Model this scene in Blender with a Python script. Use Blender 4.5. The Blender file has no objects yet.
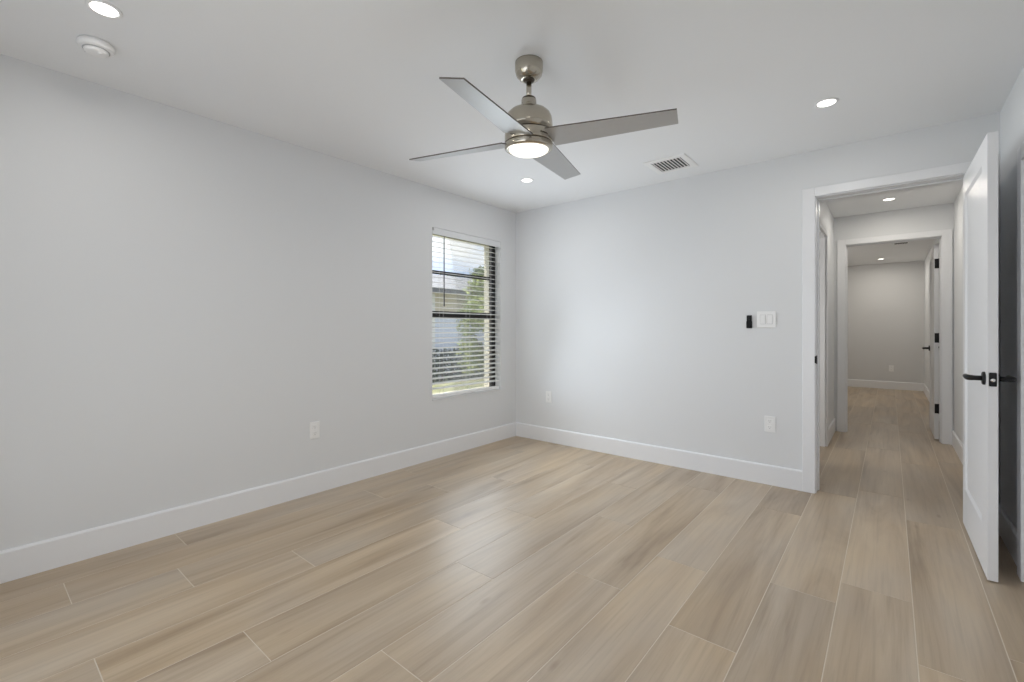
import bpy, bmesh, math, random
from mathutils import Vector, Matrix, noise as mnoise

random.seed(7)
scene = bpy.context.scene
col = scene.collection
PI = math.pi

# ------------------------------------------------------------------ camera
CAM = Vector((3.1584, -3.8769, 1.1726))
cd = bpy.data.cameras.new('camera')
cam = bpy.data.objects.new('camera', cd)
col.objects.link(cam)
cam.location = CAM
cam.rotation_euler = (PI / 2, 0, 0.69198)
cd.sensor_fit = 'HORIZONTAL'
cd.sensor_width = 36.0
cd.lens = 36.0 * 455.95 / 1024.0
cd.shift_y = -(341.0 - 328.49) / 1024.0
cd.clip_start = 0.05
cd.clip_end = 400
scene.camera = cam

# ------------------------------------------------------------------ exposure
vs = scene.view_settings
vs.view_transform = 'Standard'
vs.look = 'None'
vs.gamma = 1.0
vs.use_curve_mapping = False
vs.exposure = -0.06
scene.cycles.diffuse_bounces = 6
scene.cycles.max_bounces = 14
scene.cycles.sample_clamp_indirect = 4.0

# ------------------------------------------------------------------ sky
world = bpy.data.worlds.new('sky')
scene.world = world
world.use_nodes = True
wn, wl = world.node_tree.nodes, world.node_tree.links
wn.clear()
w_out = wn.new('ShaderNodeOutputWorld')
w_bg = wn.new('ShaderNodeBackground')
w_tc = wn.new('ShaderNodeTexCoord')
w_map = wn.new('ShaderNodeMapping')
w_map.inputs['Scale'].default_value = (1.6, 1.6, 4.0)
w_no = wn.new('ShaderNodeTexNoise')
w_no.inputs['Scale'].default_value = 1.7
w_no.inputs['Detail'].default_value = 5
w_rp = wn.new('ShaderNodeValToRGB')
w_rp.color_ramp.elements[0].position = 0.44
w_rp.color_ramp.elements[0].color = (0.40, 0.47, 0.62, 1)
w_rp.color_ramp.elements[1].position = 0.58
w_rp.color_ramp.elements[1].color = (0.72, 0.71, 0.71, 1)
wl.new(w_tc.outputs['Generated'], w_map.inputs['Vector'])
wl.new(w_map.outputs['Vector'], w_no.inputs['Vector'])
wl.new(w_no.outputs['Fac'], w_rp.inputs['Fac'])
wl.new(w_rp.outputs['Color'], w_bg.inputs['Color'])
w_bg.inputs['Strength'].default_value = 1.0
wl.new(w_bg.outputs['Background'], w_out.inputs['Surface'])


def area_light(name, loc, rot, sx, sy, power, color, spread=180):
    ld = bpy.data.lights.new(name, 'AREA')
    ld.shape = 'RECTANGLE'
    ld.size, ld.size_y = sx, sy
    ld.energy = power
    ld.color = color
    ld.spread = math.radians(spread)
    o = bpy.data.objects.new(name, ld)
    col.objects.link(o)
    o.location = loc
    o.rotation_euler = rot
    return o


# light strengths in watts (sky and sun in their own units)
POW = dict(sky=2.6, sun=5.0, window=2.8, window_floor=7.2, window_up=4.8, rear_left=2.8, rear_right=7.8,
           lamp=2.6, lamp_behind=2.8, globe=2.6, hall=4.4, side=9.0, far=9.0, far_lamp=7.0)
w_bg.inputs['Strength'].default_value = POW['sky']

sd = bpy.data.lights.new('sun', 'SUN')
sd.energy = POW['sun']
sd.angle = math.radians(0.6)
sd.color = (1.0, 0.95, 0.86)
sun = bpy.data.objects.new('sun', sd)
col.objects.link(sun)
sun.rotation_euler = Vector((0.10, 0.45, -0.88)).to_track_quat('-Z', 'Y').to_euler()

# daylight entering through the window in the left wall (level, and thrown up off the ground outside)
COOL = (0.82, 0.91, 1.0)
area_light('window_daylight', (0.02, -0.715, 1.30), (0, -PI / 2, 0), 1.40, 0.86, POW['window'], COOL, 170)
area_light('window_skylight', (0.17, -0.72, 0.99), (0, -PI / 2 + 0.30, 0), 0.90, 0.86, POW['window_floor'], COOL, 112)
area_light('window_ground_bounce', (0.22, -0.85, 0.95), (0, -PI / 2 - 0.70, 0), 0.55, 0.60, POW['window_up'], COOL, 115)
# general fill lights at both halves of the opening added behind the camera
area_light('rear_fill_left', (0.98, -4.24, 1.05), (PI / 2, 0, 0), 1.05, 1.9, POW['rear_left'], (1.0, 0.97, 0.90))
area_light('rear_fill_right', (2.12, -4.24, 1.05), (PI / 2, 0, 0), 1.05, 1.9, POW['rear_right'], (0.98, 0.99, 1.0))
# the ceiling lamp of the set that hangs behind the camera
area_light('downlight_behind', (2.885, -3.517, 2.43), (0, 0, 0), 0.10, 0.10, POW['lamp_behind'], (1.0, 0.96, 0.90))
# unseen lamp added in the side room off the hall, aimed at its doorway
area_light('side_room_fill', (1.62, 0.62, 1.35), (0, -PI / 2, 0.6), 1.4, 0.5, POW['side'], (1.0, 0.98, 0.94))
# fill light added out of view on the left to brighten the far room
area_light('far_room_fill', (1.50, 5.3, 1.35), (0, -PI / 2, 0), 1.4, 1.6, POW['far'], (1.0, 0.97, 0.91))

# ------------------------------------------------------------------ dimensions
H = 2.44
RX = 3.655           # right wall
RY = -4.31           # rear wall
HE = 2.50            # end wall of the hall
FY = 7.60            # far wall of the room beyond the hall
WT = 0.12


# ------------------------------------------------------------------ materials
def new_mat(name):
    m = bpy.data.materials.new(name)
    m.use_nodes = True
    nt = m.node_tree
    return m, nt, nt.nodes['Principled BSDF']


def paint(name, color, rough=0.6, bump=0.0, scale=120, metallic=0.0, spec=0.5, vary=0.0, stretch=None):
    """painted / plain surface with a little procedural tone and surface texture"""
    m, nt, b = new_mat(name)
    b.inputs['Base Color'].default_value = (*color, 1)
    b.inputs['Roughness'].default_value = rough
    b.inputs['Metallic'].default_value = metallic
    b.inputs['Specular IOR Level'].default_value = spec
    tc = nt.nodes.new('ShaderNodeTexCoord')
    no = nt.nodes.new('ShaderNodeTexNoise')
    no.inputs['Scale'].default_value = scale
    no.inputs['Detail'].default_value = 3
    src = tc.outputs['Object']
    if stretch:
        mp = nt.nodes.new('ShaderNodeMapping')
        mp.inputs['Scale'].default_value = stretch
        nt.links.new(src, mp.inputs['Vector'])
        src = mp.outputs['Vector']
    nt.links.new(src, no.inputs['Vector'])
    if vary > 0:
        mx = nt.nodes.new('ShaderNodeMix')
        mx.data_type = 'RGBA'
        mx.inputs['A'].default_value = (*[c * (1 - vary) for c in color], 1)
        mx.inputs['B'].default_value = (*[min(1, c * (1 + vary)) for c in color], 1)
        nt.links.new(no.outputs['Fac'], mx.inputs['Factor'])
        nt.links.new(mx.outputs['Result'], b.inputs['Base Color'])
    if bump > 0:
        bp = nt.nodes.new('ShaderNodeBump')
        bp.inputs['Strength'].default_value = bump
        bp.inputs['Distance'].default_value = 0.002
        nt.links.new(no.outputs['Fac'], bp.inputs['Height'])
        nt.links.new(bp.outputs['Normal'], b.inputs['Normal'])
    return m


def glow(name, color, strength):
    m, nt, b = new_mat(name)
    b.inputs['Base Color'].default_value = (0.9, 0.9, 0.9, 1)
    b.inputs['Emission Color'].default_value = (*color, 1)
    b.inputs['Emission Strength'].default_value = strength
    return m


M = {}
M['wall'] = paint('wall_paint', (0.755, 0.765, 0.776), 0.55, 0.10, 160, vary=0.012)
M['ceiling'] = paint('ceiling_paint', (0.855, 0.865, 0.875), 0.7, 0.10, 140, vary=0.01)
M['trim'] = paint('trim_enamel', (0.84, 0.845, 0.86), 0.32, 0.03, 60, vary=0.008)
M['door'] = paint('door_enamel', (0.84, 0.845, 0.86), 0.38, 0.03, 50, vary=0.008)
M['plastic'] = paint('white_plastic', (0.88, 0.88, 0.875), 0.35, 0.02, 80, vary=0.01)
M['grey_plastic'] = paint('grey_plastic', (0.42, 0.42, 0.42), 0.45, 0.02, 80, vary=0.02)
M['slot'] = paint('slot_black', (0.03, 0.03, 0.03), 0.6, 0.0, 80, vary=0.05)
M['black'] = paint('matte_black_metal', (0.010, 0.010, 0.011), 0.42, 0.03, 200, spec=0.3, vary=0.1)
M['black_plastic'] = paint('black_plastic', (0.008, 0.008, 0.009), 0.5, 0.03, 200, spec=0.2, vary=0.1)
M['steel'] = paint('bright_steel', (0.75, 0.74, 0.72), 0.25, 0.03, 200, 1.0, vary=0.05)
M['nickel'] = paint('brushed_nickel', (0.50, 0.46, 0.39), 0.21, 0.04, 60, 1.0, vary=0.06, stretch=(1, 1, 14))
M['nickel_dark'] = paint('dark_nickel', (0.08, 0.065, 0.05), 0.4, 0.0, 60, 0.8, vary=0.06)
M['blade'] = paint('silver_blade', (0.49, 0.49, 0.49), 0.36, 0.02, 40, 0.65, vary=0.03)
M['blade_edge'] = paint('blade_edge_brown', (0.12, 0.10, 0.085), 0.5, 0.0, 40, vary=0.05)
M['globe'] = glow('fan_lamp_glass', (1.0, 0.93, 0.80), 1.25)
M['lens'] = glow('downlight_lens', (1.0, 0.975, 0.93), 5.0)
M['lens_hall'] = glow('downlight_lens_hall', (1.0, 0.95, 0.86), 5.0)
M['bronze'] = paint('window_frame_bronze', (0.022, 0.020, 0.020), 0.45, 0.02, 90, 0.3, vary=0.08)
M['slat'] = paint("blind_slat", (0.90, 0.90, 0.89), 0.40, 0.02, 60, vary=0.01)
M['valance'] = paint('blind_valance', (0.77, 0.785, 0.80), 0.5, 0.02, 60, vary=0.01)
M['cord'] = paint('blind_cord', (0.80, 0.80, 0.80), 0.7, 0.0, 300, vary=0.04)
M['wand'] = paint('blind_wand', (0.035, 0.04, 0.055), 0.3, 0.0, 90, vary=0.05)
M['stucco'] = paint('cream_stucco', (0.88, 0.82, 0.70), 0.9, 0.5, 70, vary=0.05)
M['duct'] = paint('duct_dark', (0.035, 0.035, 0.038), 0.8, 0.0, 60, vary=0.05)


def mat_glass():
    m = bpy.data.materials.new('window_glass')
    m.use_nodes = True
    nt = m.node_tree
    nt.nodes.clear()
    o = nt.nodes.new('ShaderNodeOutputMaterial')
    mx = nt.nodes.new('ShaderNodeMixShader')
    tr = nt.nodes.new('ShaderNodeBsdfTransparent')
    gl = nt.nodes.new('ShaderNodeBsdfGlossy')
    gl.inputs['Roughness'].default_value = 0.02
    fr = nt.nodes.new('ShaderNodeFresnel')
    fr.inputs['IOR'].default_value = 1.45
    mul = nt.nodes.new('ShaderNodeMath')
    mul.operation = 'MULTIPLY'
    mul.inputs[1].default_value = 0.6
    tr.inputs['Color'].default_value = (0.95, 0.97, 0.97, 1)
    nt.links.new(fr.outputs[0], mul.inputs[0])
    nt.links.new(mul.outputs[0], mx.inputs['Fac'])
    nt.links.new(tr.outputs[0], mx.inputs[1])
    nt.links.new(gl.outputs[0], mx.inputs[2])
    nt.links.new(mx.outputs[0], o.inputs['Surface'])
    return m


M['glass'] = mat_glass()


def ramp(nt, stops):
    r = nt.nodes.new('ShaderNodeValToRGB')
    e = r.color_ramp.elements
    while len(e) < len(stops):
        e.new(0.5)
    for k, (p, c) in enumerate(stops):
        e[k].position = p
        e[k].color = (*c, 1)
    return r


def mat_planks():
    """wood-look porcelain planks: long grain along Y, a tone and an offset for each plank"""
    m, nt, b = new_mat('wood_plank_tile')
    N, L = nt.nodes, nt.links
    tc = N.new('ShaderNodeTexCoord')
    at = N.new('ShaderNodeAttribute')
    at.attribute_name = 'plank_random'
    sep = N.new('ShaderNodeSeparateColor')
    L.new(at.outputs['Color'], sep.inputs['Color'])
    mul = N.new('ShaderNodeVectorMath')
    mul.operation = 'MULTIPLY_ADD'
    mul.inputs[1].default_value = (37.0, 53.0, 19.0)
    L.new(at.outputs['Color'], mul.inputs[0])
    L.new(tc.outputs['Object'], mul.inputs[2])

    def tex(scale, s, detail, dist, rough=0.55):
        mp = N.new('ShaderNodeMapping')
        mp.inputs['Scale'].default_value = scale
        L.new(mul.outputs['Vector'], mp.inputs['Vector'])
        t = N.new('ShaderNodeTexNoise')
        t.inputs['Scale'].default_value = s
        t.inputs['Detail'].default_value = detail
        t.inputs['Distortion'].default_value = dist
        t.inputs['Roughness'].default_value = rough
        L.new(mp.outputs['Vector'], t.inputs['Vector'])
        return t.outputs['Fac']
    broad = tex((6.0, 0.50, 1), 1.0, 4, 1.3)
    fine = tex((62.0, 1.6, 1), 1.0, 5, 0.5, 0.65)
    cloud = tex((2.0, 0.9, 1), 1.3, 2, 0.0)
    base = ramp(nt, [(0.26, (0.308, 0.226, 0.146)), (0.40, (0.420, 0.324, 0.222)),
                     (0.55, (0.488, 0.390, 0.280)), (0.74, (0.558, 0.460, 0.340))])
    L.new(broad, base.inputs['Fac'])
    fr = ramp(nt, [(0.30, (0.80, 0.79, 0.78)), (0.50, (1, 1, 1)), (0.72, (1.07, 1.07, 1.06))])
    L.new(fine, fr.inputs['Fac'])
    mx = N.new('ShaderNodeMix')
    mx.data_type = 'RGBA'
    mx.blend_type = 'MULTIPLY'
    mx.inputs['Factor'].default_value = 0.65
    L.new(base.outputs['Color'], mx.inputs['A'])
    L.new(fr.outputs['Color'], mx.inputs['B'])
    # grey-pink and honey drift
    tint = ramp(nt, [(0.35, (1.04, 1.0, 0.93)), (0.65, (0.97, 0.985, 1.03))])
    L.new(cloud, tint.inputs['Fac'])
    mx2 = N.new('ShaderNodeMix')
    mx2.data_type = 'RGBA'
    mx2.blend_type = 'MULTIPLY'
    mx2.inputs['Factor'].default_value = 1.0
    L.new(mx.outputs['Result'], mx2.inputs['A'])
    L.new(tint.outputs['Color'], mx2.inputs['B'])
    tone = ramp(nt, [(0.0, (0.93, 0.925, 0.92)), (1.0, (1.05, 1.05, 1.05))])
    L.new(sep.outputs['Red'], tone.inputs['Fac'])
    mx3 = N.new('ShaderNodeMix')
    mx3.data_type = 'RGBA'
    mx3.blend_type = 'MULTIPLY'
    mx3.inputs['Factor'].default_value = 1.0
    L.new(mx2.outputs['Result'], mx3.inputs['A'])
    L.new(tone.outputs['Color'], mx3.inputs['B'])
    # a few knots
    mpk = N.new('ShaderNodeMapping')
    mpk.inputs['Scale'].default_value = (2.6, 1.0, 1)
    L.new(mul.outputs['Vector'], mpk.inputs['Vector'])
    vo = N.new('ShaderNodeTexVoronoi')
    vo.inputs['Scale'].default_value = 1.5
    L.new(mpk.outputs['Vector'], vo.inputs['Vector'])
    kr = ramp(nt, [(0.0, (0.45, 0.36, 0.30)), (0.028, (0.70, 0.63, 0.58)), (0.065, (1, 1, 1))])
    L.new(vo.outputs['Distance'], kr.inputs['Fac'])
    mx4 = N.new('ShaderNodeMix')
    mx4.data_type = 'RGBA'
    mx4.blend_type = 'MULTIPLY'
    mx4.inputs['Factor'].default_value = 0.55
    L.new(mx3.outputs['Result'], mx4.inputs['A'])
    L.new(kr.outputs['Color'], mx4.inputs['B'])
    L.new(mx4.outputs['Result'], b.inputs['Base Color'])
    b.inputs['Roughness'].default_value = 0.38
    b.inputs['Specular IOR Level'].default_value = 0.9
    bp = N.new('ShaderNodeBump')
    bp.inputs['Strength'].default_value = 0.05
    bp.inputs['Distance'].default_value = 0.002
    L.new(fine, bp.inputs['Height'])
    L.new(bp.outputs['Normal'], b.inputs['Normal'])
    return m


M['planks'] = mat_planks()
M['grout'] = paint('grout', (0.70, 0.63, 0.53), 0.75, 0.1, 200, vary=0.04)


def mat_leaf(name, c1, c2, scale=3.0):
    m, nt, b = new_mat(name)
    tc = nt.nodes.new('ShaderNodeTexCoord')
    no = nt.nodes.new('ShaderNodeTexNoise')
    no.inputs['Scale'].default_value = scale
    no.inputs['Detail'].default_value = 4
    nt.links.new(tc.outputs['Object'], no.inputs['Vector'])
    r = ramp(nt, [(0.35, c1), (0.65, c2)])
    nt.links.new(no.outputs['Fac'], r.inputs['Fac'])
    nt.links.new(r.outputs['Color'], b.inputs['Base Color'])
    b.inputs['Roughness'].default_value = 0.55
    return m


M['leaf_bright'] = mat_leaf('leaf_yellow_green', (0.20, 0.27, 0.06), (0.50, 0.54, 0.20), 9)
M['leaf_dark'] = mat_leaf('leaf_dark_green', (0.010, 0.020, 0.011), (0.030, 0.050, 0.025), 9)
M['leaf_mid'] = mat_leaf('leaf_mid_green', (0.08, 0.13, 0.03), (0.22, 0.28, 0.08), 2)
M['bark'] = paint('bark', (0.16, 0.12, 0.09), 0.9, 0.8, 30, vary=0.25)
M['grass'] = mat_leaf('lawn_grass', (0.30, 0.31, 0.14), (0.52, 0.49, 0.32), 2.2)
M['siding'] = paint('pale_siding', (0.62, 0.66, 0.78), 0.7, 0.2, 20, vary=0.03)
M['gable'] = paint('beige_gable', (0.62, 0.56, 0.46), 0.8, 0.2, 20, vary=0.05)
M['shingle'] = paint('grey_shingle', (0.34, 0.33, 0.34), 0.9, 0.8, 9, vary=0.35)
M['fascia'] = paint('white_fascia', (0.80, 0.80, 0.80), 0.5, 0.0, 20, vary=0.03)
M['soffit'] = paint('dark_gutter', (0.10, 0.10, 0.11), 0.5, 0.0, 20, vary=0.05)


# ------------------------------------------------------------------ mesh helpers
class MB:
    """collects shapes and links them as ONE mesh object"""

    def __init__(self):
        self.bm = bmesh.new()
        self.slot = 0

    def _merge(self, t, smooth=False):
        for f in t.faces:
            f.material_index = self.slot
            f.smooth = smooth
        me = bpy.data.meshes.new('tmp')
        t.to_mesh(me)
        t.free()
        self.bm.from_mesh(me)
        bpy.data.meshes.remove(me)
        return self

    def box(self, x0, x1, y0, y1, z0, z1, bev=0.0, seg=2, mat=None):
        t = bmesh.new()
        bmesh.ops.create_cube(t, size=1.0)
        for v in t.verts:
            v.co = Vector((x0 + (v.co.x + .5) * (x1 - x0), y0 + (v.co.y + .5) * (y1 - y0), z0 + (v.co.z + .5) * (z1 - z0)))
        if bev > 0:
            bmesh.ops.bevel(t, geom=t.edges[:], offset=bev, segments=seg, affect='EDGES', profile=0.5)
        if mat is not None:
            bmesh.ops.transform(t, matrix=mat, verts=t.verts[:])
        return self._merge(t)

    def lathe(self, prof, n=48, mat=None, cap0=True, cap1=True, smooth=True):
        """prof: list of (radius, z)"""
        t = bmesh.new()
        rings = []
        for r, z in prof:
            if r < 1e-6:
                rings.append([t.verts.new((0, 0, z))])
            else:
                rings.append([t.verts.new((r * math.cos(2 * PI * k / n), r * math.sin(2 * PI * k / n), z)) for k in range(n)])
        for a, b in zip(rings, rings[1:]):
            for k in range(n):
                k2 = (k + 1) % n
                if len(a) == 1 and len(b) == 1:
                    continue
                if len(a) == 1:
                    t.faces.new((a[0], b[k2], b[k]))
                elif len(b) == 1:
                    t.faces.new((a[k], a[k2], b[0]))
                else:
                    t.faces.new((a[k], a[k2], b[k2], b[k]))
        if cap0 and len(rings[0]) > 1:
            t.faces.new(rings[0][::-1])
        if cap1 and len(rings[-1]) > 1:
            t.faces.new(rings[-1])
        bmesh.ops.recalc_face_normals(t, faces=t.faces[:])
        if mat is not None:
            bmesh.ops.transform(t, matrix=mat, verts=t.verts[:])
        return self._merge(t, smooth)

    def tube(self, pts, radii, n=10, flat=1.0):
        """tube along a polyline, capped; flat squashes it in Z"""
        t = bmesh.new()
        pts = [Vector(p) for p in pts]
        if not isinstance(radii, (list, tuple)):
            radii = [radii] * len(pts)
        rings = []
        for i, p in enumerate(pts):
            d = (pts[min(i + 1, len(pts) - 1)] - pts[max(i - 1, 0)]).normalized()
            up = Vector((0, 0, 1)) if abs(d.z) < 0.9 else Vector((1, 0, 0))
            s = d.cross(up).normalized()
            u = s.cross(d).normalized()
            rings.append([t.verts.new(p + radii[i] * (s * math.cos(2 * PI * k / n) + u * flat * math.sin(2 * PI * k / n))) for k in range(n)])
        for a, b in zip(rings, rings[1:]):
            for k in range(n):
                t.faces.new((a[k], a[(k + 1) % n], b[(k + 1) % n], b[k]))
        t.faces.new(rings[0][::-1])
        t.faces.new(rings[-1])
        bmesh.ops.recalc_face_normals(t, faces=t.faces[:])
        return self._merge(t, True)

    def poly(self, pts, thick_vec):
        """prism from a polygon pushed along thick_vec"""
        t = bmesh.new()
        a = [t.verts.new(p) for p in pts]
        tv = Vector(thick_vec)
        b = [t.verts.new(Vector(p) + tv) for p in pts]
        n = len(pts)
        t.faces.new(a)
        t.faces.new(b[::-1])
        for k in range(n):
            t.faces.new((a[k], b[k], b[(k + 1) % n], a[(k + 1) % n]))
        bmesh.ops.recalc_face_normals(t, faces=t.faces[:])
        return self._merge(t)

    def build(self, name, mats, parent=None, loc=None):
        me = bpy.data.meshes.new(name)
        self.bm.to_mesh(me)
        self.bm.free()
        for m in (mats if isinstance(mats, (list, tuple)) else [mats]):
            me.materials.append(m)
        o = bpy.data.objects.new(name, me)
        col.objects.link(o)
        if loc is not None:
            o.location = loc
        if parent is not None:
            o.parent = parent
        return o


def thing(name, label, cat, loc=(0, 0, 0), rot=(0, 0, 0), group=None):
    o = bpy.data.objects.new(name, None)
    o.empty_display_size = 0.1
    col.objects.link(o)
    o.location = loc
    o.rotation_euler = rot
    o['label'] = label
    o['category'] = cat
    if group:
        o['group'] = group
    return o


def tag(o, label, cat, group=None):
    o['label'] = label
    o['category'] = cat
    if group:
        o['group'] = group
    return o


def struct(o, label=None, cat=None):
    o['kind'] = 'structure'
    if label:
        o['label'] = label
    if cat:
        o['category'] = cat
    return o


def copy_tree(o, parent=None):
    c = o.copy()
    col.objects.link(c)
    if parent is not None:
        c.parent = parent
    for ch in list(o.children):
        copy_tree(ch, c)
    return c


# ------------------------------------------------------------------ floor
def build_floor():
    x0f, x1f, y0f, y1f = 0.0, RX, RY, FY
    LP = 1.5630
    G = 0.0021
    starts = {13: -2.6, 12: -3.10, 11: -2.015, 10: -3.204, 9: -2.766, 8: -2.014, 7: -3.181, 6: -2.293, 5: -2.901,
              4: -1.988, 3: -1.588, 2: -2.091, 1: -1.493, 0: -1.281, -1: -1.745, -2: -1.503, -3: -2.2}
    bm = bmesh.new()
    lay = bm.loops.layers.float_color.new('plank_random')
    rnd = random.Random(21)
    for k, ys in starts.items():
        xa = 2.983 - 0.2505 * k
        xb = xa + 0.2505
        xa, xb = max(xa + G, x0f), min(xb - G, x1f)
        if xb - xa < 0.004:
            continue
        y = ys - LP * 6
        while y < y1f:
            ya, yb = max(y + G, y0f), min(y + LP - G, y1f)
            y += LP
            if yb - ya < 0.004:
                continue
            vv = [bm.verts.new(p) for p in ((xa, ya, 0), (xb, ya, 0), (xb, yb, 0), (xa, yb, 0),
                                            (xa - .0006, ya - .0006, -.0009), (xb + .0006, ya - .0006, -.0009),
                                            (xb + .0006, yb + .0006, -.0009), (xa - .0006, yb + .0006, -.0009))]
            c = (rnd.random(), rnd.random(), rnd.random(), 1)
            for q in ((0, 1, 2, 3), (0, 4, 5, 1), (1, 5, 6, 2), (2, 6, 7, 3), (3, 7, 4, 0)):
                f = bm.faces.new([vv[i] for i in q])
                for lp in f.loops:
                    lp[lay] = c
                f.material_index = 0
    vs_ = [bm.verts.new(p) for p in ((x0f - .2, y0f - .2, -.0008), (x1f + .2, y0f - .2, -.0008), (x1f + .2, y1f + .2, -.0008), (x0f - .2, y1f + .2, -.0008),
                                     (x0f - .2, y0f - .2, -.1), (x1f + .2, y0f - .2, -.1), (x1f + .2, y1f + .2, -.1), (x0f - .2, y1f + .2, -.1))]
    for q in ((0, 1, 2, 3), (7, 6, 5, 4), (0, 4, 5, 1), (1, 5, 6, 2), (2, 6, 7, 3), (3, 7, 4, 0)):
        f = bm.faces.new([vs_[i] for i in q])
        f.material_index = 1
    me = bpy.data.meshes.new('floor')
    bm.to_mesh(me)
    bm.free()
    me.materials.append(M['planks'])
    me.materials.append(M['grout'])
    o = bpy.data.objects.new('floor', me)
    col.objects.link(o)
    return struct(o)


build_floor()

# ------------------------------------------------------------------ ceiling and walls
b = MB()
b.box(-0.2, RX + 0.2, RY - 0.2, FY + 0.2, H, H + 0.15)
struct(b.build('ceiling', M['ceiling']))

# window opening in the left wall
WY0, WY1, WZ0, WZ1 = -1.185, -0.250, 0.525, 2.085


def wall_with_hole_x(mb, xa, xb, ya, yb, hy0, hy1, hz0, hz1, top=H):
    mb.box(xa, xb, ya, hy0, 0, top)
    mb.box(xa, xb, hy1, yb, 0, top)
    mb.box(xa, xb, hy0, hy1, 0, hz0) if hz0 > 0 else None
    mb.box(xa, xb, hy0, hy1, hz1, top)


def wall_with_hole_y(mb, ya, yb, xa, xb, hx0, hx1, hz0, hz1, top=H):
    mb.box(xa, hx0, ya, yb, 0, top)
    mb.box(hx1, xb, ya, yb, 0, top)
    if hz0 > 0:
        mb.box(hx0, hx1, ya, yb, 0, hz0)
    mb.box(hx0, hx1, ya, yb, hz1, top)


b = MB()
wall_with_hole_x(b, -0.10, 0.0, RY - 0.2, 0.12, WY0, WY1, WZ0, WZ1)
b.slot = 1
wall_with_hole_x(b, -0.22, -0.10, RY - 0.2, 0.3, WY0 + 0.02, WY1 - 0.02, WZ0 + 0.02, WZ1 - 0.02, top=H + 0.15)
struct(b.build('wall_left', [M['wall'], M['stucco']]))

DX0, DX1, DZ = 2.746, 3.562, 2.115      # rough opening incl. jamb lining
BW = 0.20           # the bedroom's back wall is a thick one
b = MB()
wall_with_hole_y(b, 0.0, BW, 0.0, RX, DX0, DX1, 0, DZ)
struct(b.build('wall_back', M['wall']))

# right wall (bedroom) with the closet opening; it runs on along the hall and the far room
CY0, CY1, CZ = -2.20, -0.745, 1.955
b = MB()
wall_with_hole_x(b, RX, RX + WT, RY - 0.2, 0.0, CY0, CY1, 0, CZ)
b.box(RX, RX + WT, 0.0, FY, 0, H)
struct(b.build('wall_right', M['wall']))

# rear wall with a glazed opening added to bring in fill light
SX0, SX1, SZ = 0.40, 2.70, 2.05
b = MB()
wall_with_hole_y(b, RY - 0.15, RY, 0.0, RX, SX0, SX1, 0, SZ)
struct(b.build('wall_rear', M['wall']))

# hall walls
HX = 2.665
LY0, LY1, LZ = 0.85, 1.598, 2.09
b = MB()
wall_with_hole_x(b, HX - WT, HX, BW, HE, LY0, LY1, 0, LZ)
struct(b.build('wall_hall_left', M['wall']))
b = MB()
wall_with_hole_y(b, HE, HE + WT, 1.40, RX, DX0 + 0.023, 3.570, 0, 2.118)
struct(b.build('wall_hall_end', M['wall']))
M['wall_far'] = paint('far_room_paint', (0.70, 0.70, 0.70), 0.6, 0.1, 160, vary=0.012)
b = MB()
b.box(1.28, RX, FY, FY + WT, 0, H)
struct(b.build('wall_far', M['wall_far']))
b = MB()
b.box(1.28, 1.40, BW, FY, 0, H)
struct(b.build('wall_far_left', M['wall_far']))

# ------------------------------------------------------------------ baseboards
BH, BT = 0.147, 0.015


def baseboard(name, runs):
    mb = MB()
    for (x0, y0, x1, y1, nx, ny) in runs:
        # profile: flat board with eased top
        prof = [(0, 0), (BT, 0), (BT, BH - 0.010), (BT - 0.004, BH - 0.003), (BT - 0.009, BH), (0, BH)]
        pts = [Vector((x0 + nx * d, y0 + ny * d, z)) for d, z in prof]
        mb.poly(pts, (x1 - x0, y1 - y0, 0))
    return struct(mb.build(name, M['trim']))


baseboard('baseboard_left', [(0, RY, 0, 0, 1, 0)])
baseboard('baseboard_back', [(BT, 0, 2.675, 0, 0, -1)])
baseboard('baseboard_right', [(RX, 0.0, RX, -0.66, -1, 0)])
baseboard('baseboard_hall_left', [(HX, LY1 + 0.076, HX, HE, 1, 0), (HX, BW, HX, LY0 - 0.080, 1, 0)])
baseboard('baseboard_hall_right', [(RX, BW, RX, HE, -1, 0)])
baseboard('baseboard_far', [(1.40, FY, RX, FY, 0, -1)])
baseboard('baseboard_far_right', [(RX, HE + WT, RX, FY - BT, -1, 0)])


# ------------------------------------------------------------------ door casings
def frame_y(name, x0, x1, z1, ya, yb, cw=0.077, ct=0.018, jt=0.010, right_limit=None):
    """jamb lining and flat casings for an opening in a wall that spans ya..yb"""
    t = MB()
    # lining
    t.box(x0, x0 + jt, ya, yb, 0, z1, 0.001, 1)
    t.box(x1 - jt, x1, ya, yb, 0, z1, 0.001, 1)
    t.box(x0 + jt, x1 - jt, ya, yb, z1 - jt, z1, 0.001, 1)
    ym = (ya + yb) / 2
    # stop
    t.box(x0 + jt, x0 + jt + 0.008, ym - 0.018, ym + 0.018, 0, z1 - jt, 0.002, 1)
    t.box(x1 - jt - 0.008, x1 - jt, ym - 0.018, ym + 0.018, 0, z1 - jt, 0.002, 1)
    t.box(x0 + jt + 0.008, x1 - jt - 0.008, ym - 0.018, ym + 0.018, z1 - jt - 0.008, z1 - jt, 0.002, 1)
    rl = min(x1 - 0.004 + cw, right_limit or 99)
    for (a, bb) in ((ya - ct, ya), (yb, yb + ct)):
        t.box(x0 + 0.004 - cw, x0 + 0.004, a, bb, 0, z1 + 0.058, 0.003, 2)
        t.box(x1 - 0.004, rl, a, bb, 0, z1 + 0.058, 0.003, 2)
        t.box(x0 + 0.004, x1 - 0.004, a, bb, z1 - 0.004, z1 + 0.058, 0.003, 2)
    return struct(t.build(name, M['trim']))


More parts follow.
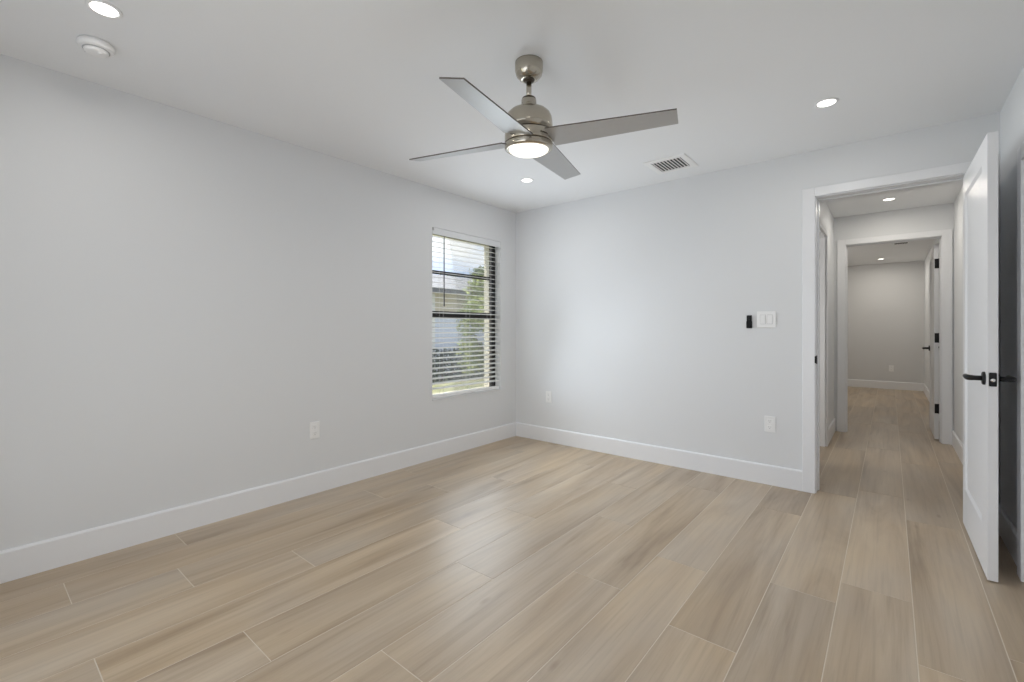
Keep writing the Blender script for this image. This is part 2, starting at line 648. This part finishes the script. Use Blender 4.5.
tr1 = frame_y('trim_1', DX0, DX1, DZ, 0.0, BW, right_limit=RX - 0.003)
tr2 = frame_y('trim_2', DX0 + 0.023, 3.570, 2.118, HE, HE + WT, right_limit=RX - 0.003)
# strike plate on the latch side of the bedroom doorway
b = MB()
b.box(DX0 + 0.0095, DX0 + 0.0115, -0.004, 0.034, 0.920, 0.980, 0.0008, 1)
b.box(DX0 + 0.0020, DX0 + 0.0060, -0.0200, -0.004, 0.926, 0.976, 0.0015, 1)
b.box(DX0 + 0.0040, DX0 + 0.0115, -0.0060, -0.002, 0.926, 0.976, 0.0010, 1)
sp = b.build('strike_plate', M['black'], tr1)
sp['label'] = 'black strike plate'

# closet casing on the right wall
b = MB()
cf = RX - 0.030
b.box(cf, RX, CY1 - 0.004, CY1 + 0.080, 0, CZ + 0.07, 0.003, 2)
b.box(cf, RX, CY0 - 0.080, CY0 + 0.004, 0, CZ + 0.07, 0.003, 2)
b.box(cf, RX, CY0 + 0.004, CY1 - 0.004, CZ - 0.004, CZ + 0.07, 0.003, 2)
b.box(RX, RX + WT, CY1 - 0.018, CY1, 0, CZ, 0.001, 1)
b.box(RX, RX + WT, CY0, CY0 + 0.018, 0, CZ, 0.001, 1)
struct(b.build('trim_3', M['trim']))

# jambs and casing of the open doorway in the hall's left wall
b = MB()
b.box(HX, HX + 0.018, LY1 - 0.004, LY1 + 0.074, 0, LZ + 0.06, 0.003, 2)
b.box(HX, HX + 0.018, LY0 - 0.080, LY0 + 0.004, 0, LZ + 0.06, 0.003, 2)
b.box(HX, HX + 0.018, LY0 + 0.004, LY1 - 0.004, LZ - 0.004, LZ + 0.06, 0.003, 2)
b.box(HX - WT, HX, LY1 - 0.018, LY1, 0, LZ, 0.001, 1)
b.box(HX - WT, HX, LY0, LY0 + 0.018, 0, LZ, 0.001, 1)
b.box(HX - WT, HX, LY0 + 0.018, LY1 - 0.018, LZ - 0.018, LZ, 0.001, 1)
struct(b.build('trim_4', M['trim']))


# ------------------------------------------------------------------ doors
def door_leaf(mb, L, Hd, T, stile_a, stile_b, z_bot, z_top):
    """single panel door: thickness along X (0..T), length along -Y (0..-L), recessed panel on both faces"""
    t = bmesh.new()
    rec, bev = 0.009, 0.016
    y0, y1 = -stile_a, -(L - stile_b)

    def ring(x, ya, yb, za, zb):
        return [t.verts.new((x, ya, za)), t.verts.new((x, yb, za)), t.verts.new((x, yb, zb)), t.verts.new((x, ya, zb))]
    outer = []
    for x, s in ((0.0, 1), (T, -1)):
        o = ring(x, 0, -L, 0.0, Hd)
        a = ring(x, y0, y1, z_bot, z_top)
        c = ring(x + s * rec, y0 - bev, y1 + bev, z_bot + bev, z_top - bev)
        for k in range(4):
            k2 = (k + 1) % 4
            t.faces.new((o[k], o[k2], a[k2], a[k]))
            t.faces.new((a[k], a[k2], c[k2], c[k]))
        t.faces.new(c)
        outer.append(o)
    for k in range(4):
        k2 = (k + 1) % 4
        t.faces.new((outer[0][k], outer[0][k2], outer[1][k2], outer[1][k]))
    bmesh.ops.recalc_face_normals(t, faces=t.faces[:])
    ed = [e for e in t.edges if all(min(abs(v.co.x), abs(v.co.x - T)) < 1e-6 and
                                   (abs(v.co.y) < 1e-6 or abs(v.co.y + L) < 1e-6) for v in e.verts)]
    bmesh.ops.bevel(t, geom=ed, offset=0.0018, segments=2, affect='EDGES', profile=0.5)
    mb._merge(t)


def lever_handle(parent, x, y, z, sx, dy=1, label=None):
    """round-cornered rosette, neck and straight lever; sx = side it sticks out to, dy = way the lever points"""
    mb = MB()
    rot = Matrix.Translation((x, y, z)) @ Matrix.Rotation(sx * PI / 2, 4, 'Y')
    mb.lathe([(0.0, 0.0), (0.031, 0.0), (0.031, 0.007), (0.028, 0.010), (0.0, 0.010)], 32, rot)
    h = mb.build('handle', M['black'], parent)
    if label:
        h['label'] = label
    mb = MB()
    xe = x + sx * 0.052
    mb.tube([(x + sx * 0.008, y, z), (x + sx * 0.034, y, z), (x + sx * 0.047, y + dy * 0.003, z), (xe + sx * 0.003, y + dy * 0.014, z),
             (xe + sx * 0.004, y + dy * 0.05, z), (xe + sx * 0.003, y + dy * 0.100, z), (xe + sx * 0.001, y + dy * 0.118, z)],
            [0.012, 0.0115, 0.013, 0.0135, 0.0125, 0.011, 0.006], 14)
    mb.build('lever', M['black'], h)
    return h


DT, DL, DH = 0.036, 0.813, 2.072
d1 = bpy.data.objects.new('door_1', None)
col.objects.link(d1)
d1.location = (3.497, -0.031, 0.007)
d1.rotation_euler = (0, 0, 0.011)
struct(d1, 'white panel door standing open into the bedroom with black levers', 'door')
b = MB()
door_leaf(b, DL, DH, DT, 0.085, 0.150, 0.220, 1.960)
b.build('door_leaf', M['door'], d1)
lever_handle(d1, 0.0, -DL + 0.060, 0.930, -1, 1, 'black lever handle')
lever_handle(d1, DT, -DL + 0.060, 0.930, 1, 1, 'black lever handle')
b = MB()
b.box(0.005, DT - 0.005, -DL - 0.0015, -DL + 0.001, 0.898, 0.962, 0.004, 2,
      Matrix.Identity(4))
lp = b.build('latch_plate', M['black'], d1)
b = MB()
b.lathe([(0.0, 0.0), (0.0085, 0.0), (0.0085, 0.006), (0.0065, 0.010), (0.0, 0.0105)], 20,
        Matrix.Translation((DT / 2, -DL - 0.0015, 0.927)) @ Matrix.Rotation(PI / 2, 4, 'X'))
b.build('latch_bolt', M['steel'], lp)

d2 = bpy.data.objects.new('door_2', None)
col.objects.link(d2)
d2.location = (3.554, HE + WT + 0.028, 0.012)
d2.rotation_euler = (0, 0, PI)
struct(d2, 'white panel door with black hinges open at the end of the hall', 'door')
b = MB()
door_leaf(b, 0.762, 2.05, DT, 0.110, 0.110, 0.215, 1.94)
b.build('door_leaf', M['door'], d2)
lever_handle(d2, DT, -0.762 + 0.060, 0.930, 1, 1)
lever_handle(d2, 0.0, -0.762 + 0.060, 0.930, -1, 1)
for z in (0.32, 1.062, 1.842):
    b = MB()
    b.box(0.001, DT - 0.003, 0.0, 0.003, z - 0.050, z + 0.050, 0.001, 1)
    b.box(-0.008, -0.005, 0.004, 0.038, z - 0.050, z + 0.050, 0.001, 1)
    b.lathe([(0.0, z - 0.054), (0.0065, z - 0.052), (0.0065, z + 0.052), (0.0, z + 0.054)], 14, Matrix.Translation((-0.004, 0.006, 0)))
    hg = b.build('hinge', M['black'], d2)
    hg['label'] = 'black hinge'
b = MB()
b.tube([(-0.004, 0.006, 0.965), (-0.004, 0.020, 0.965), (-0.004, 0.026, 0.965)], [0.008, 0.008, 0.010], 12)
b.build('door_stop', M['black'], d2)

d4 = bpy.data.objects.new('door_3', None)
col.objects.link(d4)
d4.location = (RX + 0.045, CY1 - 0.021, 0.008)
struct(d4, 'white closet door in the right wall', 'door')
b = MB()
door_leaf(b, CY1 - CY0 - 0.042, CZ - 0.012, DT, 0.110, 0.110, 0.215, CZ - 0.13)
b.build('door_leaf', M['door'], d4)
b = MB()
b.lathe([(0.0, 0.0), (0.012, 0.0), (0.010, 0.015), (0.015, 0.026), (0.010, 0.034), (0.0, 0.036)], 20,
        Matrix.Translation((0.0, -(CY1 - CY0) + 0.12, 0.93)) @ Matrix.Rotation(-PI / 2, 4, 'Y'))
b.build('knob', M['black'], d4)

# unseen glazing, added behind the camera to carry the rear fill lights
b = MB()
for (x0, x1, z0, z1) in ((SX0, SX0 + .05, 0, SZ), (SX1 - .05, SX1, 0, SZ), (SX0, SX1, SZ - .05, SZ), (SX0, SX1, 0, .05),
                         ((SX0 + SX1) / 2 - .03, (SX0 + SX1) / 2 + .03, 0, SZ)):
    b.box(x0, x1, RY - 0.10, RY - 0.05, z0, z1, 0.003, 1)
w2 = struct(b.build('added_rear_glazing', M['bronze']))
b = MB()
b.box(SX0 + .05, SX1 - .05, RY - 0.078, RY - 0.072, .05, SZ - .05)
b.build('glass_pane', M['glass'], w2)

b = MB()
b.box(-0.3, RX + 0.3, RY - 2.2, RY - 0.2, 2.46, 2.60)  # unseen slab added to keep direct sun out of the rear opening
struct(b.build('rear_sun_block', M['trim']))

# ------------------------------------------------------------------ window in the left wall
w1 = bpy.data.objects.new('window_1', None)
col.objects.link(w1)
w1.location = (-0.10, (WY0 + WY1) / 2, WZ0)
struct(w1, 'dark framed single hung window in the left wall', 'window')
wy = (WY1 - WY0) / 2
wz = WZ1 - WZ0
b = MB()
fx0, fx1 = -0.028, 0.022
b.box(fx0, fx1, -wy, -wy + 0.040, 0, wz, 0.003, 1)
b.box(fx0, fx1, wy - 0.040, wy, 0, wz, 0.003, 1)
b.box(fx0, fx1, -wy + 0.040, wy - 0.040, wz - 0.034, wz, 0.003, 1)
b.box(fx0, fx1, -wy + 0.040, wy - 0.040, 0, 0.026, 0.003, 1)
b.build('window_frame', M['bronze'], w1)
b = MB()
b.box(-0.018, 0.016, -wy + 0.040, wy - 0.040, 0.752, 0.810, 0.003, 1)
b.build('meeting_rail', M['bronze'], w1)
b = MB()
b.box(-0.012, 0.006, -wy + 0.040, wy - 0.040, 1.156, 1.189, 0.002, 1)
b.build('muntin', M['bronze'], w1)
for z0, z1, n in ((0.026, 0.752, 'glass_pane'), (0.810, wz - 0.034, 'glass_pane')):
    b = MB()
    b.box(-0.006, -0.002, -wy + 0.040, wy - 0.040, z0, z1)
    b.build(n, M['glass'], w1)
b = MB()
b.box(0.022, 0.108, -wy + 0.001, wy - 0.001, -0.001, 0.012, 0.003, 2)
b.build('window_sill', M['wall'], w1)

# ------------------------------------------------------------------ horizontal blind
bl = thing('window_blind', 'white horizontal slatted blind hanging open in the window', 'blind', (0.0, (WY0 + WY1) / 2, WZ0))
hw = wy - 0.012
b = MB()
b.box(-0.068, -0.012, -hw, hw, wz - 0.042, wz - 0.004, 0.002, 1)
b.build('headrail', M['slat'], bl)
b = MB()
b.box(-0.011, 0.002, -hw - 0.006, hw + 0.006, wz - 0.061, wz - 0.003, 0.003, 2)
b.build('valance', M['valance'], bl)
b = MB()
b.box(-0.010, 0.004, -hw - 0.010, -hw + 0.006, wz - 0.030, wz - 0.003, 0.002, 1)
eb = b.build('valance_clip', M['grey_plastic'], bl)
eb['label'] = 'small grey valance clip'
b = MB()
PITCH = 0.0462
zt = wz - 0.075
ns = 0
z = zt
while z > 0.058:
    tilt = Matrix.Translation((-0.040, 0, z)) @ Matrix.Rotation(math.radians(10.0), 4, 'Y')
    # gently crowned slat
    t = bmesh.new()
    sec = []
    for u in range(-4, 5):
        sec.append((u / 4 * 0.0250, 0.0022 * (1 - (u / 4) ** 2)))
    top = [(x, zz + 0.0013) for x, zz in sec]
    bot = [(x, zz - 0.0013) for x, zz in sec][::-1]
    loop = top + bot
    A = [t.verts.new((x, -hw, zz)) for x, zz in loop]
    B = [t.verts.new((x, hw, zz)) for x, zz in loop]
    n_ = len(loop)
    for k in range(n_):
        t.faces.new((A[k], A[(k + 1) % n_], B[(k + 1) % n_], B[k]))
    t.faces.new(A[::-1])
    t.faces.new(B)
    bmesh.ops.recalc_face_normals(t, faces=t.faces[:])
    bmesh.ops.transform(t, matrix=tilt, verts=t.verts[:])
    b._merge(t)
    z -= PITCH
    ns += 1
b.build('slats', M['slat'], bl)
b = MB()
b.box(-0.066, -0.013, -hw, hw, 0.014, 0.040, 0.004, 2)
b.build('bottom_rail', M['slat'], bl)
for yy in (-hw + 0.13, 0.02, hw - 0.13):
    b = MB()
    for xx in (-0.0135, -0.0665):
        b.tube([(xx, yy, 0.039), (xx, yy, wz - 0.040)], 0.0011, 6)
    b.build('ladder_cord', M['cord'], bl)
b = MB()
b.lathe([(0.0, 0.850), (0.0060, 0.852), (0.0052, 0.90), (0.0045, 1.46), (0.0035, 1.49), (0.0, 1.492)], 10,
        Matrix.Translation((0.012, -hw + 0.118, 0)))
b.tube([(0.012, -hw + 0.118, 1.488), (0.004, -hw + 0.118, 1.497)], 0.0022, 6)
wd = b.build('tilt_wand', M['wand'], bl)
wd['label'] = 'dark tilt wand'

# ------------------------------------------------------------------ ceiling fan
FX, FYc = 1.833, -2.151
fan = thing('ceiling_fan', 'brushed nickel ceiling fan with four silver blades and lit round lamp', 'ceiling fan', (FX, FYc, H))
b = MB()
b.lathe([(0.0, 0.0), (0.066, 0.0), (0.0665, -0.010), (0.066, -0.040), (0.061, -0.060), (0.048, -0.076), (0.036, -0.082), (0.030, -0.083), (0.0, -0.080)], 56)
b.build('canopy', M['nickel'], fan)
# everything below the ball joint hangs a little out of true
hang = Vector((0.034, -0.040, 1.0)).normalized()
qh = Vector((0, 0, 1)).rotation_difference(hang)
piv = Vector((0, 0, -0.075))


def hung(o):
    o.location = piv
    o.rotation_mode = 'QUATERNION'
    o.rotation_quaternion = qh
    return o


# z below is measured from the pivot (world z 2.365)
P0 = 2.365
b = MB()
b.lathe([(0.0, 0.010), (0.020, 0.008), (0.028, -0.004), (0.027, -0.012), (0.020, -0.018), (0.0, -0.020)], 36)
hung(b.build('hanger_ball', M['nickel_dark'], fan))
b = MB()
b.lathe([(0.0, -0.010), (0.0125, -0.010), (0.0125, -0.105), (0.0, -0.105)], 24)
hung(b.build('downrod', M['nickel'], fan))
b = MB()
b.lathe([(0.0, -0.088), (0.018, -0.088), (0.030, -0.090), (0.033, -0.094), (0.033, -0.098), (0.0, -0.098)], 36)
hung(b.build('coupling_collar', M['nickel_dark'], fan))
b = MB()
b.lathe([(0.0, -0.098), (0.0340, -0.098), (0.0355, -0.102), (0.0360, -0.124), (0.0400, -0.127), (0.0415, -0.131), (0.0400, -0.135), (0.046, -0.138), (0.070, -0.145),
         (0.088, -0.154), (0.101, -0.166), (0.108, -0.180), (0.112, -0.198), (0.114, -0.220), (0.114, -0.252), (0.0, -0.252)], 72)
mh = hung(b.build('motor_housing', M['nickel'], fan))
b = MB()
b.lathe([(0.112, -0.252), (0.1125, -0.257), (0.0, -0.257)], 64)
hung(b.build('seam_ring', M['nickel_dark'], fan))
b = MB()
b.lathe([(0.0, -0.257), (0.115, -0.257), (0.1155, -0.262), (0.1155, -0.300), (0.115, -0.303), (0.0, -0.303)], 72)
hung(b.build('blade_hub', M['nickel'], fan))
b = MB()
b.lathe([(0.112, -0.303), (0.1125, -0.308), (0.0, -0.308)], 64)
hung(b.build('seam_ring', M['nickel_dark'], fan))
b = MB()
b.lathe([(0.0, -0.308), (0.1145, -0.308), (0.1155, -0.312), (0.1155, -0.326), (0.113, -0.333), (0.099, -0.335), (0.0, -0.331)], 72)
lk = hung(b.build('light_kit', M['nickel'], fan))
b = MB()
b.lathe([(0.096, -0.331), (0.096, -0.334), (0.091, -0.342), (0.078, -0.349), (0.050, -0.354), (0.0, -0.356)], 64)
gl = b.build('lamp_globe', M['globe'], lk)
gl['label'] = 'glowing white lamp glass'

th0 = math.radians(13.79)
pitch = math.radians(-12.08)
for k in range(4):
    b = MB()
    t = bmesh.new()
    T = 0.006
    outline = [(0.112, -0.079), (0.677, -0.047), (0.673, 0.054), (0.112, 0.070)]
    c0 = [t.verts.new((r, s, 0)) for r, s in outline]
    f0 = t.faces.new(c0)
    ex = bmesh.ops.extrude_face_region(t, geom=[f0])
    for v in ex['geom']:
        if isinstance(v, bmesh.types.BMVert):
            v.co.z += T
    bmesh.ops.recalc_face_normals(t, faces=t.faces[:])
    me = bpy.data.meshes.new('tmp')
    t.to_mesh(me)
    t.free()
    b.bm.from_mesh(me)
    bpy.data.meshes.remove(me)
    for f in b.bm.faces:
        f.material_index = 1 if abs(f.normal.z) < 0.5 else 0
    rot = Matrix.Rotation(th0 + k * PI / 2, 4, 'Z') @ Matrix.Translation((0, 0, -0.295)) @ Matrix.Rotation(pitch, 4, 'X')
    bmesh.ops.transform(b.bm, matrix=rot, verts=b.bm.verts[:])
    hung(b.build('blade', [M['blade'], M['blade_edge']], fan))


# ------------------------------------------------------------------ recessed lights
def disk_lamp(name, parent, z, size, power, color):
    ld = bpy.data.lights.new(name, 'AREA')
    ld.shape = 'DISK'
    ld.size = size
    ld.energy = power
    ld.color = color
    o = bpy.data.objects.new(name, ld)
    col.objects.link(o)
    o.location = (0, 0, z)
    o.parent = parent
    return o


disk_lamp('fan_lamp_light', fan, -0.435, 0.17, POW['globe'], (1.0, 0.95, 0.87))


def recessed(loc, label, lens_mat, power, color=(1.0, 0.975, 0.93), group='round recessed ceiling lights'):
    r = thing('recessed_light', label, 'ceiling light', loc, group=group)
    b = MB()
    b.lathe([(0.043, -0.0006), (0.057, -0.0006), (0.057, -0.003), (0.054, -0.0055), (0.047, -0.006), (0.043, -0.004), (0.043, -0.0006)], 48, cap0=False, cap1=False)
    b.build('trim_ring', M['plastic'], r)
    b = MB()
    b.lathe([(0.0, -0.0008), (0.043, -0.0008), (0.043, -0.0040), (0.0, -0.0046)], 48)
    b.build('lens', lens_mat, r)
    disk_lamp('downlight', r, -0.0075, 0.08, power, color)
    return r


recessed((2.885, -0.783, H), 'lit recessed ceiling light nearest the bedroom doorway', M['lens'], POW['lamp'])
recessed((0.774, -0.800, H), 'lit recessed ceiling light beyond the fan, near the window corner', M['lens'], POW['lamp'])
recessed((0.762, -3.517, H), 'lit recessed ceiling light beside the smoke detector', M['lens'], POW['lamp'])
recessed((3.152, 1.915, H), 'lit recessed light in the hall ceiling', M['lens_hall'], POW['hall'], (1.0, 0.945, 0.85))
recessed((3.034, 6.80, H), 'small lit recessed light in the far room past the hall', M['lens_hall'], POW['far_lamp'], (1.0, 0.945, 0.85))

# ------------------------------------------------------------------ smoke detector
SMK = 0.9
sm = thing('smoke_detector', 'round white smoke detector on the ceiling beside a recessed light', 'smoke detector', (0.440, -3.495, H))
sm.scale = (SMK, SMK, 1.0)
b = MB()
b.lathe([(0.0, -0.0005), (0.068, -0.0005), (0.071, -0.006), (0.071, -0.018), (0.068, -0.025), (0.060, -0.030), (0.0, -0.030)], 56)
b.build('base', M['plastic'], sm)
b = MB()
b.lathe([(0.0, -0.030), (0.052, -0.030), (0.052, -0.033), (0.0, -0.033)], 56)
b.build('vent_gap', M['grey_plastic'], sm)
b = MB()
b.lathe([(0.0, -0.033), (0.047, -0.033), (0.048, -0.036), (0.044, -0.042), (0.034, -0.046), (0.0, -0.047)], 56)
b.build('cover', M['plastic'], sm)
b = MB()
b.lathe([(0.0, -0.044), (0.010, -0.044), (0.010, -0.048), (0.0, -0.0485)], 24, Matrix.Translation((0.020, 0.012, 0)))
b.build('test_button', M['plastic'], sm)
b = MB()
b.lathe([(0.0, -0.028), (0.004, -0.028), (0.004, -0.0315), (0.0, -0.0315)], 14, Matrix.Translation((-0.050, -0.032, 0)))
b.build('indicator', M['grey_plastic'], sm)


# ------------------------------------------------------------------ ceiling vents
def vent(loc, label, sx, sy, ix, iy, n, group, louver='plastic'):
    v = thing('ceiling_vent', label, 'air vent', loc, group=group)
    b = MB()
    hx, hy, kx, ky = sx / 2, sy / 2, ix / 2, iy / 2
    zt_, zb = -0.0006, -0.007
    t = bmesh.new()

    def ring(x, y, z):
        return [t.verts.new((a * x, c * y, z)) for a, c in ((-1, -1), (1, -1), (1, 1), (-1, 1))]
    rings = [ring(hx, hy, zt_), ring(hx, hy, zt_ - 0.003), ring(hx - 0.008, hy - 0.008, zb), ring(kx, ky, zb), ring(kx, ky, zt_)]
    for a, c in zip(rings, rings[1:]):
        for k in range(4):
            t.faces.new((a[k], a[(k + 1) % 4], c[(k + 1) % 4], c[k]))
    bmesh.ops.recalc_face_normals(t, faces=t.faces[:])
    b._merge(t)
    b.build('frame', M['plastic'], v)
    b = MB()
    b.box(-kx, kx, -ky, ky, -0.0015, -0.0004)
    b.build('duct_opening', M['duct'], v)
    b = MB()
    for k in range(n):
        x = -kx + (k + 0.5) * ix / n
        b.box(-0.0042, 0.0042, -ky, ky, -0.0035, 0.0035, mat=Matrix.Translation((x, 0, -0.0052)) @ Matrix.Rotation(math.radians(-45), 4, 'Y'))
    b.build('louvers', M[louver], v)
    return v


vent((1.858, -0.388, H), 'white ceiling air vent with dark louvers near the back wall', 0.315, 0.325, 0.225, 0.225, 9, None)
vent((3.286, 5.00, H), 'small dark ceiling vent in the far room past the hall', 0.17, 0.12, 0.15, 0.10, 8, None, 'duct')


# ------------------------------------------------------------------ outlets, switch, remote
def outlet(loc, rz, label):
    """plate faces local -Y"""
    o = thing('wall_outlet', label, 'outlet', loc, (0, 0, rz), group='white duplex wall outlets')
    b = MB()
    b.box(-0.0365, 0.0365, -0.0065, -0.0003, -0.0595, 0.0595, 0.003, 2)
    b.build('cover_plate', M['plastic'], o)
    for s in (-1, 1):
        b = MB()
        b.box(-0.0165, 0.0165, -0.0088, -0.0060, s * 0.0235 - 0.0145, s * 0.0235 + 0.0145, 0.0025, 2)
        rc = b.build('receptacle', M['plastic'], o)
        b = MB()
        b.box(-0.0076, -0.0054, -0.0092, -0.0084, s * 0.0235 - 0.001, s * 0.0235 + 0.009)
        b.box(0.0054, 0.0076, -0.0092, -0.0084, s * 0.0235 - 0.001, s * 0.0235 + 0.008)
        b.lathe([(0.0, 0.0), (0.003, 0.0), (0.003, 0.0008), (0.0, 0.0008)], 12,
                Matrix.Translation((0, -0.0084, s * 0.0235 - 0.0075)) @ Matrix.Rotation(PI / 2, 4, 'X'))
        b.build('slots', M['grey_plastic'], rc)
    b = MB()
    b.lathe([(0.0, 0.0), (0.0032, 0.0), (0.0028, 0.001), (0.0, 0.0012)], 14, Matrix.Translation((0, -0.0064, 0)) @ Matrix.Rotation(PI / 2, 4, 'X'))
    b.build('screw', M['plastic'], o)
    return o


outlet((0.0, -2.273, 0.449), PI / 2, 'white outlet low on the left wall, left of the window')
outlet((0.442, 0.0, 0.466), 0, 'white outlet on the back wall near the window corner')
outlet((2.465, 0.0, 0.454), 0, 'white outlet on the back wall beneath the light switch')
outlet((3.18, FY, 0.40), 0, 'faint white outlet on the far wall seen down the hall')

sw = thing('light_switch', 'white double rocker light switch on back wall beside the doorway', 'light switch', (2.441, 0.0, 1.241))
b = MB()
b.box(-0.064, 0.064, -0.0065, -0.0003, -0.0620, 0.0620, 0.003, 2)
b.build('cover_plate', M['plastic'], sw)
for s in (-1, 1):
    b = MB()
    b.box(s * 0.0235 - 0.0186, s * 0.0235 + 0.0186, -0.0068, -0.0060, -0.0352, 0.0352)
    b.build('rocker_gap_shade', M['grey_plastic'], sw)  # grey backing paints in the shade around each rocker
    b = MB()
    b.poly([(s * 0.0235 - 0.0170, -0.0060, -0.0335), (s * 0.0235 - 0.0170, -0.0120, -0.0335), (s * 0.0235 - 0.0170, -0.0085, 0.0335),
            (s * 0.0235 - 0.0170, -0.0060, 0.0335)], (0.0340, 0, 0))
    b.build('rocker', M['plastic'], sw)

rm = thing('fan_remote', 'small black fan remote in its wall cradle beside the light switch', 'remote control', (2.325, 0.0, 1.2245))
b = MB()
b.box(-0.0205, 0.0205, -0.016, -0.0003, -0.050, 0.006, 0.006, 3)
b.build('cradle', M['black_plastic'], rm)
b = MB()
b.box(-0.0180, 0.0180, -0.0145, -0.0030, -0.030, 0.050, 0.005, 3)
hs = b.build('handset', M['black_plastic'], rm)
for zz in (0.036, 0.020):
    b = MB()
    b.lathe([(0.0, 0.0), (0.0052, 0.0), (0.0048, 0.0012), (0.0, 0.0014)], 18, Matrix.Translation((0, -0.0142, zz)) @ Matrix.Rotation(PI / 2, 4, 'X'))
    b.build('button', M['slot'], hs)

# ------------------------------------------------------------------ outside the window
GZ = -0.16
b = MB()
b.box(-40, -0.22, -14, 40, GZ - 0.3, GZ)
struct(b.build('ground_lawn', M['grass']))


def leaves(mb, centers, n, size, rnd, shell=0.55):
    """leaf blades scattered through ellipsoid clumps; one mesh"""
    t = bmesh.new()
    for (c, r) in centers:
        for _ in range(n):
            d = Vector((rnd.gauss(0, 1), rnd.gauss(0, 1), rnd.gauss(0, 1))).normalized()
            q = shell + (1 - shell) * rnd.random()
            p = Vector(c) + Vector((d.x * r[0], d.y * r[1], d.z * r[2])) * q
            ax = Vector((rnd.gauss(0, 1), rnd.gauss(0, 1), rnd.gauss(0, .6))).normalized()
            nn = (d + 0.8 * Vector((rnd.gauss(0, 1), rnd.gauss(0, 1), rnd.gauss(0, 1)))).normalized()
            sd_ = nn.cross(ax)
            if sd_.length < 1e-3:
                continue
            sd_.normalize()
            ax = sd_.cross(nn)
            s = size * (0.7 + 0.6 * rnd.random())
            tip = p + ax * s
            v = [t.verts.new(p), t.verts.new(p + ax * s * .45 + sd_ * s * .28 + nn * s * .05), t.verts.new(tip), t.verts.new(p + ax * s * .45 - sd_ * s * .28 + nn * s * .05)]
            t.faces.new(v)
    mb._merge(t)


rnd = random.Random(5)
# neighbour's house
NX = -6.2
hs = thing('house', 'pale neighbouring house with grey shingle roof seen through the window', 'house', (NX, 5.0, GZ))
b = MB()
x_f = 0.0
b.box(-8.0, x_f, -5.0, 7.0, 0.0, 1.72)
for k in range(12):      # lap siding
    b.box(x_f, x_f + 0.012, -5.0, 7.0, 0.02 + k * 0.14, 0.14 + k * 0.14)
b.build('wall', M['siding'], hs)
b = MB()
b.box(-8.0, x_f + 0.010, -5.0, 7.0, 1.72, 2.30)
b.build('upper_wall', M['gable'], hs)
b = MB()
b.poly([(x_f + 0.55, -5.5, 2.26), (x_f + 0.55, -5.5, 2.36), (-4.0, -5.5, 3.40), (-8.6, -5.5, 2.36), (-8.6, -5.5, 2.26), (-4.0, -5.5, 3.28)], (0, 13.0, 0))
b.build('roof', M['shingle'], hs)
b = MB()
b.box(x_f + 0.55, x_f + 0.66, -5.5, 7.5, 2.24, 2.36, 0.01, 1)
b.build('gutter', M['soffit'], hs)
b = MB()
b.box(x_f, x_f + 0.03, -0.95, -0.83, 0.0, 2.26)
b.build('corner_trim', M['fascia'], hs)

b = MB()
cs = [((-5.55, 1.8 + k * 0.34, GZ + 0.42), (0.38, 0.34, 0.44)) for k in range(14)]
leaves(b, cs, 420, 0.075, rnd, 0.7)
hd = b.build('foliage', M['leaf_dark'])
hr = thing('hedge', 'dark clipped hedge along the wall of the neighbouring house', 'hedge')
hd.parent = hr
b = MB()
for k in range(14):
    y = 1.8 + k * 0.34
    b.tube([(-5.55, y, GZ), (-5.52, y + .03, GZ + .3), (-5.56, y - .02, GZ + .6)], [0.02, 0.015, 0.008], 6)
b.build('stems', M['bark'], hr)

sh = thing('leafy_shrub', 'tall bright green leafy shrub close outside the window', 'shrub')
b = MB()
sx, sy = -3.15, 2.95
cs = []
for k in range(34):
    z = 0.15 + 2.25 * rnd.random()
    w = 0.62 * math.sin(PI * min(1, max(0.0, (z + 0.35) / 3.1)))
    a = rnd.random() * 2 * PI
    cs.append(((sx + w * .6 * math.cos(a), sy + w * .6 * math.sin(a), GZ + z), (0.26, 0.26, 0.22)))
leaves(b, cs, 190, 0.095, rnd, 0.3)
b.build('foliage', M['leaf_bright'], sh)
b = MB()
b.tube([(sx, sy, GZ), (sx + .04, sy - .02, GZ + .8), (sx - .03, sy + .04, GZ + 1.6), (sx, sy, GZ + 2.2)], [0.045, 0.035, 0.025, 0.01], 8)
for k in range(9):
    a = k * 2.4
    z = GZ + 0.4 + k * 0.2
    b.tube([(sx, sy, z), (sx + .25 * math.cos(a), sy + .25 * math.sin(a), z + .22), (sx + .42 * math.cos(a), sy + .42 * math.sin(a), z + .42)], [0.016, 0.011, 0.005], 6)
b.build('stem', M['bark'], sh)


def far_tree(x, y, h, r, label):
    o = thing('tree', label, 'tree', (x, y, GZ), group='trees beyond the roof')
    b = MB()
    cs = []
    for k in range(14):
        a = rnd.random() * 2 * PI
        q = r * 0.75 * rnd.random()
        cs.append(((q * math.cos(a), q * math.sin(a), h - r * 0.9 + r * 0.8 * (rnd.random() - .4)), (r * .5, r * .5, r * .4)))
    leaves(b, cs, 260, 0.22, rnd, 0.4)
    b.build('crown', M['leaf_mid'], o)
    b = MB()
    b.tube([(0, 0, 0), (.1, 0, h * .4), (0, .1, h * .8)], [0.22, 0.16, 0.06], 8)
    for k in range(6):
        a = k * 1.1
        b.tube([(0.05, 0, h * .5), (r * .5 * math.cos(a), r * .5 * math.sin(a), h * .8)], [0.08, 0.03], 6)
    b.build('trunk', M['bark'], o)
    return o


far_tree(-15.6, 12.9, 4.35, 1.0, 'low rounded green tree beyond the roof, nearer the window\'s left side')
far_tree(-14.4, 14.6, 4.75, 1.0, 'taller green tree beyond the roof, above the bright shrub')
